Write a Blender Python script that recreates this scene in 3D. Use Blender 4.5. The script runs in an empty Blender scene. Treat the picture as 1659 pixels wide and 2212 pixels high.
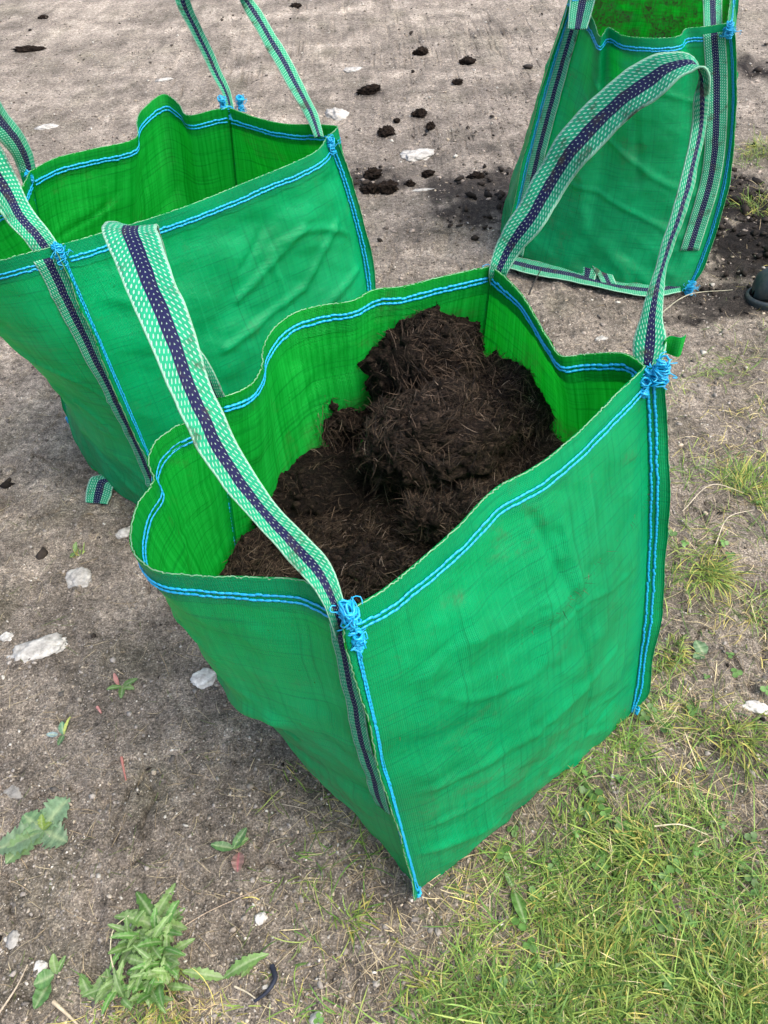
import bpy, math, random
import numpy as np
from mathutils import Matrix, Vector
random.seed(7); rng = np.random.default_rng(11)
SC = bpy.context.scene; COL = SC.collection
# ------------------------------------------------------------------ camera
EYE = np.array([0, 0, 1.5]); FOC = 1661.0
_p, _a = math.radians(47), math.radians(4)
_f = np.array([0, math.cos(_p), -math.sin(_p)]); _u0 = np.array([0, math.sin(_p), math.cos(_p)]); _r0 = np.array([1., 0, 0])
_r = _r0*math.cos(_a) - _u0*math.sin(_a); _u = _u0*math.cos(_a) + _r0*math.sin(_a)
cam = bpy.data.cameras.new('camera'); co = bpy.data.objects.new('camera', cam); COL.objects.link(co); SC.camera = co
cam.sensor_fit = 'VERTICAL'; cam.sensor_height = 32.0; cam.lens = 32.0*FOC/2212; cam.clip_end = 2000; cam.clip_start = .02
M = Matrix(((_r[0], _u[0], -_f[0], 0), (_r[1], _u[1], -_f[1], 0), (_r[2], _u[2], -_f[2], 1.5), (0, 0, 0, 1)))
co.matrix_world = M
def P(x, y, z=0.0):
    """the point of the place at height z seen at that spot of the photograph (survey of the photo)"""
    d = _f*FOC + _r*(x-829.5) + _u*(1106-y)
    return EYE + d*(z-1.5)/d[2]
# ------------------------------------------------------------------ light
w = bpy.data.worlds.new('World'); SC.world = w; w.use_nodes = True
nt = w.node_tree; bg = nt.nodes['Background']; sky = nt.nodes.new('ShaderNodeTexSky')
SUN_EL, SUN_AZ = math.radians(60), math.radians(122)     # azimuth clockwise from +Y
sky.sky_type = 'NISHITA'; sky.sun_disc = False; sky.sun_elevation = SUN_EL; sky.sun_rotation = SUN_AZ
sky.air_density = 1.0; sky.dust_density = 4.0; sky.ozone_density = 1.0
nt.links.new(sky.outputs[0], bg.inputs[0]); bg.inputs[1].default_value = 0.15
sl = bpy.data.lights.new('sun', 'SUN'); sl.energy = 1.5; sl.angle = math.radians(45); sl.color = (1, .965, .91)
so = bpy.data.objects.new('sun', sl); COL.objects.link(so)
sd = Vector((math.sin(SUN_AZ)*math.cos(SUN_EL), math.cos(SUN_AZ)*math.cos(SUN_EL), math.sin(SUN_EL)))
so.rotation_euler = sd.to_track_quat('Z', 'Y').to_euler(); so.location = (3, -2, 6)
SC.view_settings.view_transform = 'Standard'; SC.view_settings.look = 'None'; SC.view_settings.gamma = 1
SC.view_settings.use_curve_mapping = False
SC.view_settings.exposure = 1.2
SC.cycles.max_bounces = 6; SC.cycles.transparent_max_bounces = 8
# ------------------------------------------------------------------ helpers
def mesh(name, v, f, mat=None, uv=None, col=None, smooth=True):
    v = np.asarray(v, float).reshape(-1, 3); f = np.asarray(f, int)
    me = bpy.data.meshes.new(name); n = f.shape[1]
    me.vertices.add(len(v)); me.vertices.foreach_set('co', v.ravel())
    me.loops.add(f.size); me.loops.foreach_set('vertex_index', f.ravel())
    me.polygons.add(len(f)); me.polygons.foreach_set('loop_start', np.arange(0, f.size, n)); me.polygons.foreach_set('loop_total', np.full(len(f), n))
    me.update(calc_edges=True)
    if smooth: me.polygons.foreach_set('use_smooth', np.ones(len(f), bool))
    if uv is not None:
        l = me.uv_layers.new(name='UVMap'); l.data.foreach_set('uv', np.asarray(uv, float)[f.ravel()].ravel())
    if col is not None:
        a = me.color_attributes.new('tint', 'FLOAT_COLOR', 'POINT')
        c = np.ones((len(v), 4)); c[:, :3] = col; a.data.foreach_set('color', c.ravel())
    if mat: me.materials.append(mat)
    return me
def link(name, me, parent=None, off=None):
    o = bpy.data.objects.new(name, me); COL.objects.link(o)
    if parent: o.parent = parent
    return o
def obj(name, v, f, mat, parent=None, **k):
    v = np.asarray(v, float).reshape(-1, 3)
    root = parent
    while root is not None and root.parent is not None: root = root.parent
    if root is not None: v = v - np.array(root.location)
    return link(name, mesh(name, v, f, mat, **k), parent)
def tag(o, label=None, cat=None, group=None, kind=None):
    if label: o['label'] = label
    if cat: o['category'] = cat
    if group: o['group'] = group
    if kind: o['kind'] = kind
    return o
def thing(name, loc, label, cat, group=None):
    o = bpy.data.objects.new(name, None); COL.objects.link(o); o.location = loc; o.empty_display_size = .05
    return tag(o, label, cat, group)
def gridf(nr, nc, close=False):
    i = np.arange(nr-1)[:, None]*nc; c = nc if close else nc-1
    j = np.arange(c)[None, :]; j2 = (j+1) % nc
    return np.stack([i+j, i+j2, i+nc+j2, i+nc+j], -1).reshape(-1, 4)
def vnoise(x, y, seed=0):
    x = np.asarray(x, float); y = np.asarray(y, float)
    xi = np.floor(x).astype(np.int64); yi = np.floor(y).astype(np.int64); fx = x-xi; fy = y-yi
    def h(a, b):
        n = (a*374761393 + b*668265263 + seed*2147483647) & 0xffffffff
        n = ((n ^ (n >> 13))*1274126177) & 0xffffffff
        return ((n ^ (n >> 16)) & 0xffff)/65535.0
    sx = fx*fx*fx*(fx*(fx*6-15)+10); sy = fy*fy*fy*(fy*(fy*6-15)+10)
    return ((h(xi, yi)*(1-sx)+h(xi+1, yi)*sx)*(1-sy) + (h(xi, yi+1)*(1-sx)+h(xi+1, yi+1)*sx)*sy)*2-1
def fbm(x, y, seed=0, o=4, g=.5):
    s = 0; a = 1; t = 0
    for k in range(o):
        s = s + a*vnoise(x*2**k+k*17.3, y*2**k-k*9.1, seed+k); t += a; a *= g
    return s/t
def crom(pts, n, closed=False):
    """n samples along a centripetal-free Catmull-Rom through pts, by chord length"""
    p = np.asarray(pts, float); d = np.r_[0, np.cumsum(np.linalg.norm(np.diff(p[:, :3], axis=0), axis=1)+1e-6)]
    t = d/d[-1]; q = np.linspace(0, 1, n) if np.isscalar(n) else np.asarray(n)
    m = np.gradient(p, t, axis=0) if len(p) > 2 else np.tile((p[-1]-p[0])/(t[-1]-t[0]), (2, 1))
    k = np.clip(np.searchsorted(t, q, 'right')-1, 0, len(p)-2)
    h = (t[k+1]-t[k])[:, None]; s = ((q-t[k])/h[:, 0])[:, None]
    return (2*s**3-3*s**2+1)*p[k]+(s**3-2*s**2+s)*h*m[k]+(-2*s**3+3*s**2)*p[k+1]+(s**3-s**2)*h*m[k+1]
def sstep(a, b, x): t = np.clip((x-a)/(b-a), 0, 1); return t*t*(3-2*t)
def unit(v): return v/(np.linalg.norm(v, axis=-1, keepdims=True)+1e-9)
# ------------------------------------------------------------------ materials
class N:
    def __init__(s, name):
        s.m = bpy.data.materials.new(name); s.m.use_nodes = True; s.t = s.m.node_tree; s.b = s.t.nodes['Principled BSDF']; s.out = s.t.nodes['Material Output']
    def n(s, ty, **k):
        x = s.t.nodes.new('ShaderNode'+ty)
        for a, b in k.items(): setattr(x, a, b)
        return x
    def l(s, a, b): s.t.links.new(a, b)
    def math(s, op, a, b=None, c=None, clamp=False):
        x = s.n('Math', operation=op, use_clamp=clamp)
        for i, v in enumerate((a, b, c)):
            if v is None: continue
            if isinstance(v, (int, float)): x.inputs[i].default_value = v
            else: s.l(v, x.inputs[i])
        return x.outputs[0]
    def noise(s, vec, scale, detail=4, rough=.55, dist=0):
        x = s.n('TexNoise'); x.inputs['Scale'].default_value = scale; x.inputs['Detail'].default_value = detail
        x.inputs['Roughness'].default_value = rough; x.inputs['Distortion'].default_value = dist
        if vec is not None: s.l(vec, x.inputs['Vector'])
        return x.outputs['Fac']
    def ramp(s, fac, stops):
        x = s.n('ValToRGB'); e = x.color_ramp.elements
        while len(e) > 1: e.remove(e[-1])
        for i, (p, c) in enumerate(stops):
            el = e[0] if i == 0 else e.new(p)
            el.position = p; el.color = (*c, 1) if len(c) == 3 else c
        s.l(fac, x.inputs[0]); return x.outputs[0]
    def mix(s, fac, a, b, mode='MIX'):
        x = s.n('Mix', data_type='RGBA', blend_type=mode)
        for sock, v in ((x.inputs[0], fac), (x.inputs[6], a), (x.inputs[7], b)):
            if isinstance(v, (int, float)): sock.default_value = v
            elif isinstance(v, tuple): sock.default_value = (*v, 1)
            else: s.l(v, sock)
        return x.outputs[2]
    def bump(s, h, strength, dist=.002, prev=None):
        x = s.n('Bump'); x.inputs['Strength'].default_value = strength; x.inputs['Distance'].default_value = dist
        s.l(h, x.inputs['Height'])
        if prev is not None: s.l(prev, x.inputs['Normal'])
        return x.outputs[0]
    def uv(s): return s.n('TexCoord').outputs['UV']
    def ob(s): return s.n('TexCoord').outputs['Object']
    def col(s): return s.n('VertexColor', layer_name='tint').outputs['Color']
def G(t): return (t, t, t)
def fabric():
    n = N('woven_green_fabric'); uv = n.uv(); ob = n.ob()
    sep = n.n('SeparateXYZ'); n.l(uv, sep.inputs[0]); X, Y = sep.outputs[0], sep.outputs[1]
    wx = n.math('SINE', n.math('MULTIPLY', X, 2*math.pi/.0027)); wy = n.math('SINE', n.math('MULTIPLY', Y, 2*math.pi/.0027))
    weave = n.math('ADD', n.math('MULTIPLY', wx, .5), n.math('MULTIPLY', wy, .5))
    # single tapes that run the height of the cloth, paler than the rest
    mp = n.n('Mapping'); n.l(uv, mp.inputs[0]); mp.inputs['Scale'].default_value = (150, 2.2, 1)
    lines = n.noise(mp.outputs[0], 1.0, 2, .6)
    mp2 = n.n('Mapping'); n.l(uv, mp2.inputs[0]); mp2.inputs['Scale'].default_value = (5, 170, 1)
    lines2 = n.noise(mp2.outputs[0], 1.0, 2, .6)
    big = n.noise(ob, 6, 4, .6)
    c = n.mix(n.ramp(big, [(.3, G(0)), (.7, G(1))]), (.0, .250, .084), (.0, .415, .150))
    c = n.mix(n.ramp(lines, [(.62, G(0)), (.74, G(.4))]), c, (.012, .38, .17))
    c = n.mix(n.ramp(lines, [(.26, G(.5)), (.40, G(0))]), c, (.002, .13, .05))
    c = n.mix(n.ramp(lines2, [(.30, G(.35)), (.45, G(0))]), c, (.002, .14, .055))
    c = n.mix(n.math('MULTIPLY', n.math('ADD', weave, 1), .16), c, (.0015, .10, .038))
    inner = n.mix(n.ramp(lines, [(.3, G(0)), (.72, G(1))]), (.002, .25, .022), (.010, .40, .05))  # inside face yellower: light coming through the cloth is put into its colour
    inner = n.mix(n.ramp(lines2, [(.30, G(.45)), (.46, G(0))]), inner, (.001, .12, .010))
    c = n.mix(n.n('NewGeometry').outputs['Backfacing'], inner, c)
    # soil smears, peat specks, and the shade painted inside the rear bag
    d1 = n.noise(ob, 9, 6, .7, .4); d2 = n.noise(ob, 150, 2, .5)
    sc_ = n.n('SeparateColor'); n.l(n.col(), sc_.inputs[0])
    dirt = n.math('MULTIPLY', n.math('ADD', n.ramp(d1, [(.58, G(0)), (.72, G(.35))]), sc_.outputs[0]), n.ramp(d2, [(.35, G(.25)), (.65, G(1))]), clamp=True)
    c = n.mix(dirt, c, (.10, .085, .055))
    sp = n.math('MULTIPLY', n.ramp(n.noise(ob, 230, 1, .5), [(.74, G(0)), (.77, G(1))]), n.ramp(n.noise(ob, 14, 2), [(.5, G(0)), (.62, G(1))]))
    c = n.mix(sp, c, (.012, .010, .007))
    n.l(c, n.b.inputs['Base Color'])
    n.b.inputs['Roughness'].default_value = .27; n.b.inputs['Specular IOR Level'].default_value = .28
    wr = n.noise(ob, 26, 3, .55, .6); fine = n.noise(ob, 90, 2, .5)
    b = n.bump(n.math('MULTIPLY', weave, n.ramp(n.noise(uv, 300, 1), [(.3, G(.3)), (.7, G(1))])), .55, .0010); b = n.bump(n.math('ADD', n.math('MULTIPLY', lines, .5), n.math('MULTIPLY', lines2, .5)), .3, .0014, b)
    b = n.bump(wr, .35, .006, b); b = n.bump(fine, .2, .0015, b)
    n.l(b, n.b.inputs['Normal'])
    tr = n.n('BsdfTranslucent'); n.l(b, tr.inputs['Normal'])
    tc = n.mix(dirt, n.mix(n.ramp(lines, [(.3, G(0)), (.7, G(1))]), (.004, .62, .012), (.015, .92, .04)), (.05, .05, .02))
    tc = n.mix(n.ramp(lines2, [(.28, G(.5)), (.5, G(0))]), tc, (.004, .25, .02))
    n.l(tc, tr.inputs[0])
    ms = n.n('MixShader'); ms.inputs[0].default_value = .25
    n.l(n.b.outputs[0], ms.inputs[1]); n.l(tr.outputs[0], ms.inputs[2]); n.l(ms.outputs[0], n.out.inputs[0])
    return n.m
def thread(name, a, b):
    n = N(name); ob = n.ob()
    c = n.mix(n.noise(ob, 120, 2), a, b); n.l(c, n.b.inputs['Base Color'])
    n.b.inputs['Roughness'].default_value = .4; n.b.inputs['Specular IOR Level'].default_value = .5
    return n.m
def webbing():
    """green webbing with a navy middle stripe and pale herringbone picks; UV: x across 0..1, y along in metres"""
    n = N('striped_webbing'); uv = n.uv(); sep = n.n('SeparateXYZ'); n.l(uv, sep.inputs[0]); X, Y = sep.outputs[0], sep.outputs[1]
    ax = n.math('ABSOLUTE', n.math('SUBTRACT', X, .5))
    wob = n.math('MULTIPLY', n.math('SUBTRACT', n.noise(n.ob(), 40, 2), .5), .05)
    navy = n.math('LESS_THAN', n.math('ADD', ax, wob), .15)
    cols = n.math('MULTIPLY', X, 11.0); cf = n.math('SUBTRACT', n.math('FRACT', cols), .5)
    yy = n.math('ADD', n.math('MULTIPLY', Y, 1/.0075), n.math('MULTIPLY', ax, 9.0))
    yf = n.math('SUBTRACT', n.math('FRACT', yy), .5)
    dd = n.math('ADD', n.math('POWER', n.math('MULTIPLY', cf, 1.0), 2.0), n.math('POWER', n.math('MULTIPLY', yf, 1.25), 2.0))
    lim = n.math('SUBTRACT', .12, n.math('MULTIPLY', navy, .08))
    dot = n.math('SUBTRACT', 1.0, n.math('DIVIDE', dd, lim), clamp=True)
    dotm = n.math('GREATER_THAN', dot, n.math('ADD', .02, n.math('MULTIPLY', n.noise(n.ob(), 70, 3), .55)))
    vary = n.noise(n.ob(), 260, 2)
    base = n.mix(navy, n.mix(n.noise(n.ob(), 70, 3), (.004, .17, .075), (.015, .34, .17)), n.mix(vary, (.004, .005, .028), (.010, .012, .060)))
    amt = n.math('MULTIPLY', dotm, n.math('SUBTRACT', .62, n.math('MULTIPLY', navy, .05)))
    c = n.mix(amt, base, n.mix(vary, (.34, .58, .42), (.60, .74, .62)))
    edge = n.math('GREATER_THAN', ax, .455); c = n.mix(n.math('MULTIPLY', edge, .5), c, (.42, .60, .46))
    dirt = n.ramp(n.noise(n.ob(), 28, 6, .75), [(.54, G(0)), (.68, G(.8))]); c = n.mix(dirt, c, (.045, .035, .02))
    n.l(c, n.b.inputs['Base Color']); n.b.inputs['Roughness'].default_value = .7; n.b.inputs['Specular IOR Level'].default_value = .15
    n.l(n.bump(dot, .7, .0016), n.b.inputs['Normal'])
    return n.m
def soil():
    n = N('trodden_soil'); ob = n.ob(); vc = n.col()
    a = n.noise(ob, 55, 8, .72); b = n.noise(ob, 240, 3, .6); c0 = n.noise(ob, 7, 5, .6)
    c = n.mix(1.0, vc, n.ramp(a, [(.28, G(.22)), (.42, G(.70)), (.55, G(1.05)), (.72, G(1.75))]), 'MULTIPLY')
    c = n.mix(1.0, c, n.ramp(b, [(.3, G(.40)), (.55, G(1.0)), (.72, G(2.0))]), 'MULTIPLY')
    c = n.mix(1.0, c, n.ramp(c0, [(.3, G(.62)), (.7, G(1.25))]), 'MULTIPLY')
    n.l(c, n.b.inputs['Base Color']); n.b.inputs['Roughness'].default_value = .95; n.b.inputs['Specular IOR Level'].default_value = .15
    nb = n.bump(a, 1, .016); nb = n.bump(b, 1, .006, nb); n.l(nb, n.b.inputs['Normal'])
    return n.m
def tinted(name, rough=.8, trans=0, bs=200, bd=.001, var=.4, spec=.3):
    n = N(name); vc = n.col(); ob = n.ob()
    c = n.mix(1.0, vc, n.ramp(n.noise(ob, bs, 4, .65), [(.3, G(1-var)), (.7, G(1+var))]), 'MULTIPLY')
    n.l(c, n.b.inputs['Base Color']); n.b.inputs['Roughness'].default_value = rough; n.b.inputs['Specular IOR Level'].default_value = spec
    n.l(n.bump(n.noise(ob, bs*.6, 4, .6), .6, bd), n.b.inputs['Normal'])
    if trans:
        tr = n.n('BsdfTranslucent'); n.l(c, tr.inputs[0]); ms = n.n('MixShader'); ms.inputs[0].default_value = trans
        n.l(n.b.outputs[0], ms.inputs[1]); n.l(tr.outputs[0], ms.inputs[2]); n.l(ms.outputs[0], n.out.inputs[0])
    return n.m
def peatmat(name='fibrous_peat', g=.72):
    n = N(name); ob = n.ob()
    mp = n.n('Mapping'); n.l(ob, mp.inputs[0]); mp.inputs['Scale'].default_value = (1, 1, 3)
    a = n.noise(mp.outputs[0], 60, 8, .75, 1.2); b = n.noise(ob, 300, 4, .7)
    c = n.ramp(a, [(.32, (.003, .0025, .002)), (.48, (.016, .011, .008)), (.62, (.055, .038, .027)), (.75, (.13, .095, .07))])
    c = n.mix(1.0, c, n.ramp(b, [(.3, G(.5*g)), (.7, G(1.5*g))]), 'MULTIPLY')
    n.l(c, n.b.inputs['Base Color']); n.b.inputs['Roughness'].default_value = .95; n.b.inputs['Specular IOR Level'].default_value = .12
    nb = n.bump(a, 1.0, .010); nb = n.bump(b, .8, .003, nb); n.l(nb, n.b.inputs['Normal']); return n.m
def rubber():
    n = N('dark_rubber'); ob = n.ob()
    c = n.mix(n.ramp(n.noise(ob, 25, 5, .7), [(.45, G(0)), (.7, G(1))]), (.022, .034, .038), (.085, .08, .07))
    n.l(c, n.b.inputs['Base Color']); n.b.inputs['Roughness'].default_value = .5; n.l(n.bump(n.noise(ob, 120, 4), .3, .001), n.b.inputs['Normal']); return n.m
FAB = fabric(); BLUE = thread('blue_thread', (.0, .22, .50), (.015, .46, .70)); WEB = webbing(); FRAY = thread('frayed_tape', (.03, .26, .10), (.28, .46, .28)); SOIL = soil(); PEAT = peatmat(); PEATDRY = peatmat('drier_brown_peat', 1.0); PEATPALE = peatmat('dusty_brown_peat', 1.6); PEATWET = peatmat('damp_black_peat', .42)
GRASS = tinted('grass_blade', .5, .35, 60, .0005, .25, .35); STONE = tinted('chalk_stone', .85, 0, 90, .004, .35, .2)
LEAF = tinted('weed_leaf', .45, .3, 90, .0015, .3, .4); FIBRE = tinted('peat_fibre', .8, 0, 40, .0005, .3, .2); STRAW = tinted('dry_straw', .7, 0, 100, .0005, .3)
RUB = rubber()
# ------------------------------------------------------------------ ground
def axis(lo, hi, near0, near1, fine, grow):
    a = list(np.arange(near0, near1, fine)); s = fine; x = a[-1]
    while x < hi: s *= grow; x += s; a.append(x)
    s = fine; x = a[0]
    while x > lo: s *= grow; x -= s; a.insert(0, x)
    return np.array(a)
def in_poly(x, y, poly):
    x = np.asarray(x); y = np.asarray(y); r = np.zeros(x.shape, bool); n = len(poly)
    for i in range(n):
        (x1, y1), (x2, y2) = poly[i][:2], poly[(i+1) % n][:2]
        r ^= ((y1 > y) != (y2 > y)) & (x < (x2-x1)*(y-y1)/(y2-y1+1e-12)+x1)
    return r
def ground_h(x, y):
    h = .014*fbm(x*1.3, y*1.3, 3, 3) + .010*fbm(x*7, y*7, 5, 4, .55) + .0045*fbm(x*38, y*38, 9, 3, .6)
    h = h + .012*np.abs(fbm(x*13, y*13, 13, 3, .6))*np.clip(.6+1.4*fbm(x*2, y*2, 14, 2), .1, 1.4) + .005*np.abs(fbm(x*31, y*31, 15, 2))
    cr = np.abs(fbm(x*5+3, y*2.2, 21, 3)); h = h - .012*np.exp(-(cr/.035)**2)*sstep(.1, .5, fbm(x*1.1, y*1.1, 33, 2)+.25)
    cr2 = np.abs(fbm(x*9-2, y*5, 23, 3)); h = h - .012*np.exp(-(cr2/.022)**2)*sstep(-.05, .3, fbm(x*2.1+5, y*2.1, 35, 2))
    return h
def blobs(x, y, lst):
    m = np.zeros(np.shape(x))
    for (px, py, rx, ry, s) in lst:
        c = P(px, py, 0); m = np.maximum(m, s*np.exp(-(((x-c[0])/rx)**2+((y-c[1])/ry)**2)))
    return m
PEATY = [(1050, 420, .26, .30, 1.), (1000, 460, .22, .15, .8), (800, 390, .14, .14, .9), (850, 400, .12, .10, .7), (1620, 520, .30, .30, 1.), (1600, 440, .2, .3, .9), (1000, 300, .6, .8, .33), (1560, 650, .3, .15, .6),
         (1500, 690, .2, .12, .4), (1640, 150, .4, .8, .45), (803, 203, .11, .07, .62), (907, 255, .08, .07, .6), (835, 292, .08, .08, .6), (1010, 140, .1, .1, .5), (62, 112, .16, .08, .5), (640, 40, .2, .15, .4)]
GRASSY = [(1500, 1950, .55, .55, 1.), (1300, 2100, .36, .30, 1.), (1550, 1650, .26, .35, .85), (1540, 1220, .16, .18, .8), (1620, 1050, .25, .22, .6), (1640, 1350, .20, .3, .55), (1180, 1930, .12, .12, .5),
          (1100, 2180, .26, .14, .75), (760, 2190, .13, .05, .45), (700, 1900, .08, .06, .35), (1620, 850, .3, .2, .5), (1500, 800, .14, .1, .3), (1640, 350, .25, .5, .75), (1650, 430, .25, .3, .8), (330, 2200, .14, .05, .5), (960, 2060, .12, .08, .45), (1250, 1760, .12, .08, .7), (1950, 1900, .45, .5, 1.), (1950, 1300, .45, .5, .85), (2000, 800, .5, .6, .7), (1700, 2500, .6, .4, 1.)]
gx = axis(-400, 400, -1.1, 1.3, .006, 1.05); gy = axis(-60, 600, .05, 2.2, .006, 1.04)
X, Y = np.meshgrid(gx, gy); Z = ground_h(X, Y)*np.exp(-(np.hypot(X, Y-1)/25)**2)
pe = np.clip(blobs(X, Y, PEATY)*(1+.9*fbm(X*11, Y*11, 41, 4, .6)), 0, 1)
ga = np.clip(blobs(X, Y, GRASSY), 0, 1)
Z = Z + .012*np.clip(pe-.3, 0, 1)*np.clip(fbm(X*22, Y*22, 51, 3)+.6, 0, 2)
far = sstep(1.3, 2.6, Y - .1*X)[..., None]
n1 = fbm(X*3.1, Y*5.2, 61, 4)[..., None]
c = np.array([.315, .268, .215])*(1-far) + np.array([.375, .322, .262])*far
c = c*(1+.38*n1)*(1+.45*fbm(X*19, Y*19, 62, 3, .6)[..., None])
strk = np.clip(fbm(X*2.2+Y*.5, Y*9, 71, 4), -1, 1)[..., None]; c = c*(1+.35*strk*far)
grn = (np.clip(fbm(X*6, Y*6, 81, 3)-.15, 0, 1)*.5)[..., None]; c = c*(1-grn)+np.array([.13, .135, .07])*grn
c = c*(1-.35*ga[..., None])+.35*ga[..., None]*np.array([.11, .095, .06])
k = sstep(.30, .58, pe)[..., None]; c = c*(1-k)+np.array([.020, .016, .014])*k
k2 = (np.clip(blobs(X, Y, [(1000, 300, .8, 1.0, .45), (1450, 640, .5, .2, .4)]), 0, 1)[..., None]); c = c*(1-k2)+np.array([.19, .165, .14])*k2
g = obj('ground', np.stack([X, Y, Z], -1), gridf(len(gy), len(gx)), SOIL, col=c.reshape(-1, 3)); tag(g, kind='structure')
def gz(x, y): return float(ground_h(np.array(x), np.array(y)))
def GP(px, py):
    p = P(px, py, 0); p[2] = gz(p[0], p[1]); return p
# ------------------------------------------------------------------ bulk bags
class Bag:
    """a woven sack: four side panels between corners, each panel a surface S(u,v); v=0 rim, v=1 ground"""
    def __init__(s, name, label, top, base, rims, mids, bulge, zt, seed, creases=None, bfl=None, smear=None):
        s.top = [np.array(t, float) for t in top]; s.base = [np.array(b, float) for b in base]
        s.rims = rims; s.mids = mids; s.bulge = bulge; s.seed = seed; s.cre = creases or {}; s.lowb = bfl or (.03,)*4
        s.ctr = sum(s.base)/4; s.smear = smear or {}; s.ridge = .0025 if seed == 100 else .006; s.e = thing(name, tuple(s.ctr*[1, 1, 0]), label, 'bulk bag', 'green bulk bags standing on the soil')
    def nrm(s, i):
        d = (s.base[(i+1) % 4]-s.base[i]) + (s.top[(i+1) % 4]-s.top[i]); d[2] = 0; n = np.array([d[1], -d[0], 0]); return n/np.linalg.norm(n)
    def corner(s, i, v):
        v = np.asarray(v, float)[..., None]; T, B = s.top[i], s.base[i]; m = s.mids[i] if s.mids else None
        p = T*(1-v)+B*v
        if m is not None: p = p + np.array(m)*4*v*(1-v)
        return p
    def S(s, i, u, v, off=0.0):
        u = np.asarray(u, float); v = np.asarray(v, float); u, v = np.broadcast_arrays(u, v)
        a = s.corner(i, v); b = s.corner((i+1) % 4, v); uu = u[..., None]
        p = a*(1-uu)+b*uu
        rim = s.rims[i]
        if rim is not None:
            uc = np.clip(u, 0, 1).ravel(); r = crom(rim, uc).reshape(u.shape+(3,))
            ch = s.top[i]*(1-np.clip(uu, 0, 1))+s.top[(i+1) % 4]*np.clip(uu, 0, 1)
            wv = np.clip(1-v, 0, 1)**1.7
            p = p + (r-ch)*wv[..., None]
        n = s.nrm(i)
        sh = np.clip(4*u*(1-u), 0, 1)**.75
        prof = np.clip(v, 0, 1)**1.3*np.clip(1.02-v, 0, 1)**.42*1.75
        if s.seed == 100 and i in (0, 3): prof = 4*np.clip(v, 0, 1)**1.05*np.clip(1-v, 0, 1)**(1.0 if i == 3 else .8)
        q = s.bulge[i]*sh*prof + s.lowb[i]*sh*sstep(.6, 1.0, v)
        win = sstep(0, .10, u)*sstep(0, .10, 1-u)
        wz = sstep(0., .12, v)*.8+.2
        q = q + win*wz*((.010 if s.seed == 100 else .014)*fbm(u*2.3+v*1.1, v*3.6, s.seed+i*7, 3) + .0055*fbm(u*3+v*4, v*11-u*6, s.seed+50+i, 3) + .0032*fbm(u*17+v*6, v*5, s.seed+90+i, 2))
        # soft draped folds: thin long ridges
        rid = 1-np.abs(fbm(u*2.2+v*.6, v*5.5-u*2.0, s.seed+120+i, 2)); q = q + win*s.ridge*sstep(.86, 1.0, rid)*sstep(.02, .2, v)
        for (pts, amp, wd) in s.cre.get(i, []):
            pts = np.array(pts, float); dm = np.full(u.shape, 9.)
            for k in range(len(pts)-1):
                A, B = pts[k], pts[k+1]; dx, dy = B-A; t = np.clip(((u-A[0])*dx+(v-A[1])*dy)/(dx*dx+dy*dy), 0, 1)
                dm = np.minimum(dm, np.hypot(u-A[0]-t*dx, v-A[1]-t*dy))
            q = q + amp*np.exp(-(dm/wd)**2)
        p = p + n*(q+off)[..., None]
        p[..., 2] = np.maximum(p[..., 2], .004)
        return p
    def uvm(s, i, u, v):
        L = np.linalg.norm(s.base[(i+1) % 4]-s.base[i]); return np.stack([(u+i*1.37)*L, v*.86], -1)
    def dirt(s, i, u, v):
        d = .55*sstep(.86, 1.0, v)*np.clip(.35+fbm(u*7, v*14, s.seed+600+i, 4), 0, 1)
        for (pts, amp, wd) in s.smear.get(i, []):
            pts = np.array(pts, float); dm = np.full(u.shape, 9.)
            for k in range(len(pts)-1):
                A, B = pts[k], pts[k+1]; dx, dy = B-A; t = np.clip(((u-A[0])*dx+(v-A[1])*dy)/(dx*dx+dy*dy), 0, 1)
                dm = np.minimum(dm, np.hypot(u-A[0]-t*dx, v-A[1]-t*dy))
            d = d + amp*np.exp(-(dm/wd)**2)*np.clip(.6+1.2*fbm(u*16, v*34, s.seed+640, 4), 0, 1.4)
        d = np.clip(d, 0, 1).ravel(); return np.stack([d, d, d], -1)
    def stitch_row(s, pts, nrm, width, step):
        """chain of short plump stitches along a polyline"""
        d = np.r_[0, np.cumsum(np.linalg.norm(np.diff(pts, axis=0), axis=1))]; n = max(2, int(d[-1]/step))
        q = np.linspace(0, d[-1], n+1); q = q + np.r_[0, rng.normal(0, step*.06, n-1), 0]
        C_ = np.stack([np.interp(q, d, pts[:, k]) for k in range(3)], -1); Nn = unit(np.stack([np.interp(q, d, nrm[:, k]) for k in range(3)], -1))
        A, B, n1 = C_[:-1], C_[1:], Nn[:-1]; T = unit(B-A); S_ = unit(np.cross(T, n1)); L = (B-A)*.16
        jig = rng.normal(0, width*.10, (n, 1))*S_; A = A+jig; B = B+jig
        w2 = width*.5; rows = []
        for t, r in ((.0, .45), (.25, .92), (.5, 1.0), (.75, .92), (1.0, .45)):
            c0 = A*(1-t)+B*t + L*(t-.5); rows.append(np.stack([c0-S_*w2*r, c0+n1*w2*.62*r, c0+S_*w2*r, c0-n1*w2*.25*r], 1))
        V = np.stack(rows, 1)            # n,5,4,3
        f = gridf(5, 4, True); F = (f[None]+np.arange(n)[:, None, None]*20).reshape(-1, 4)
        return V.reshape(-1, 3), F
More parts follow.
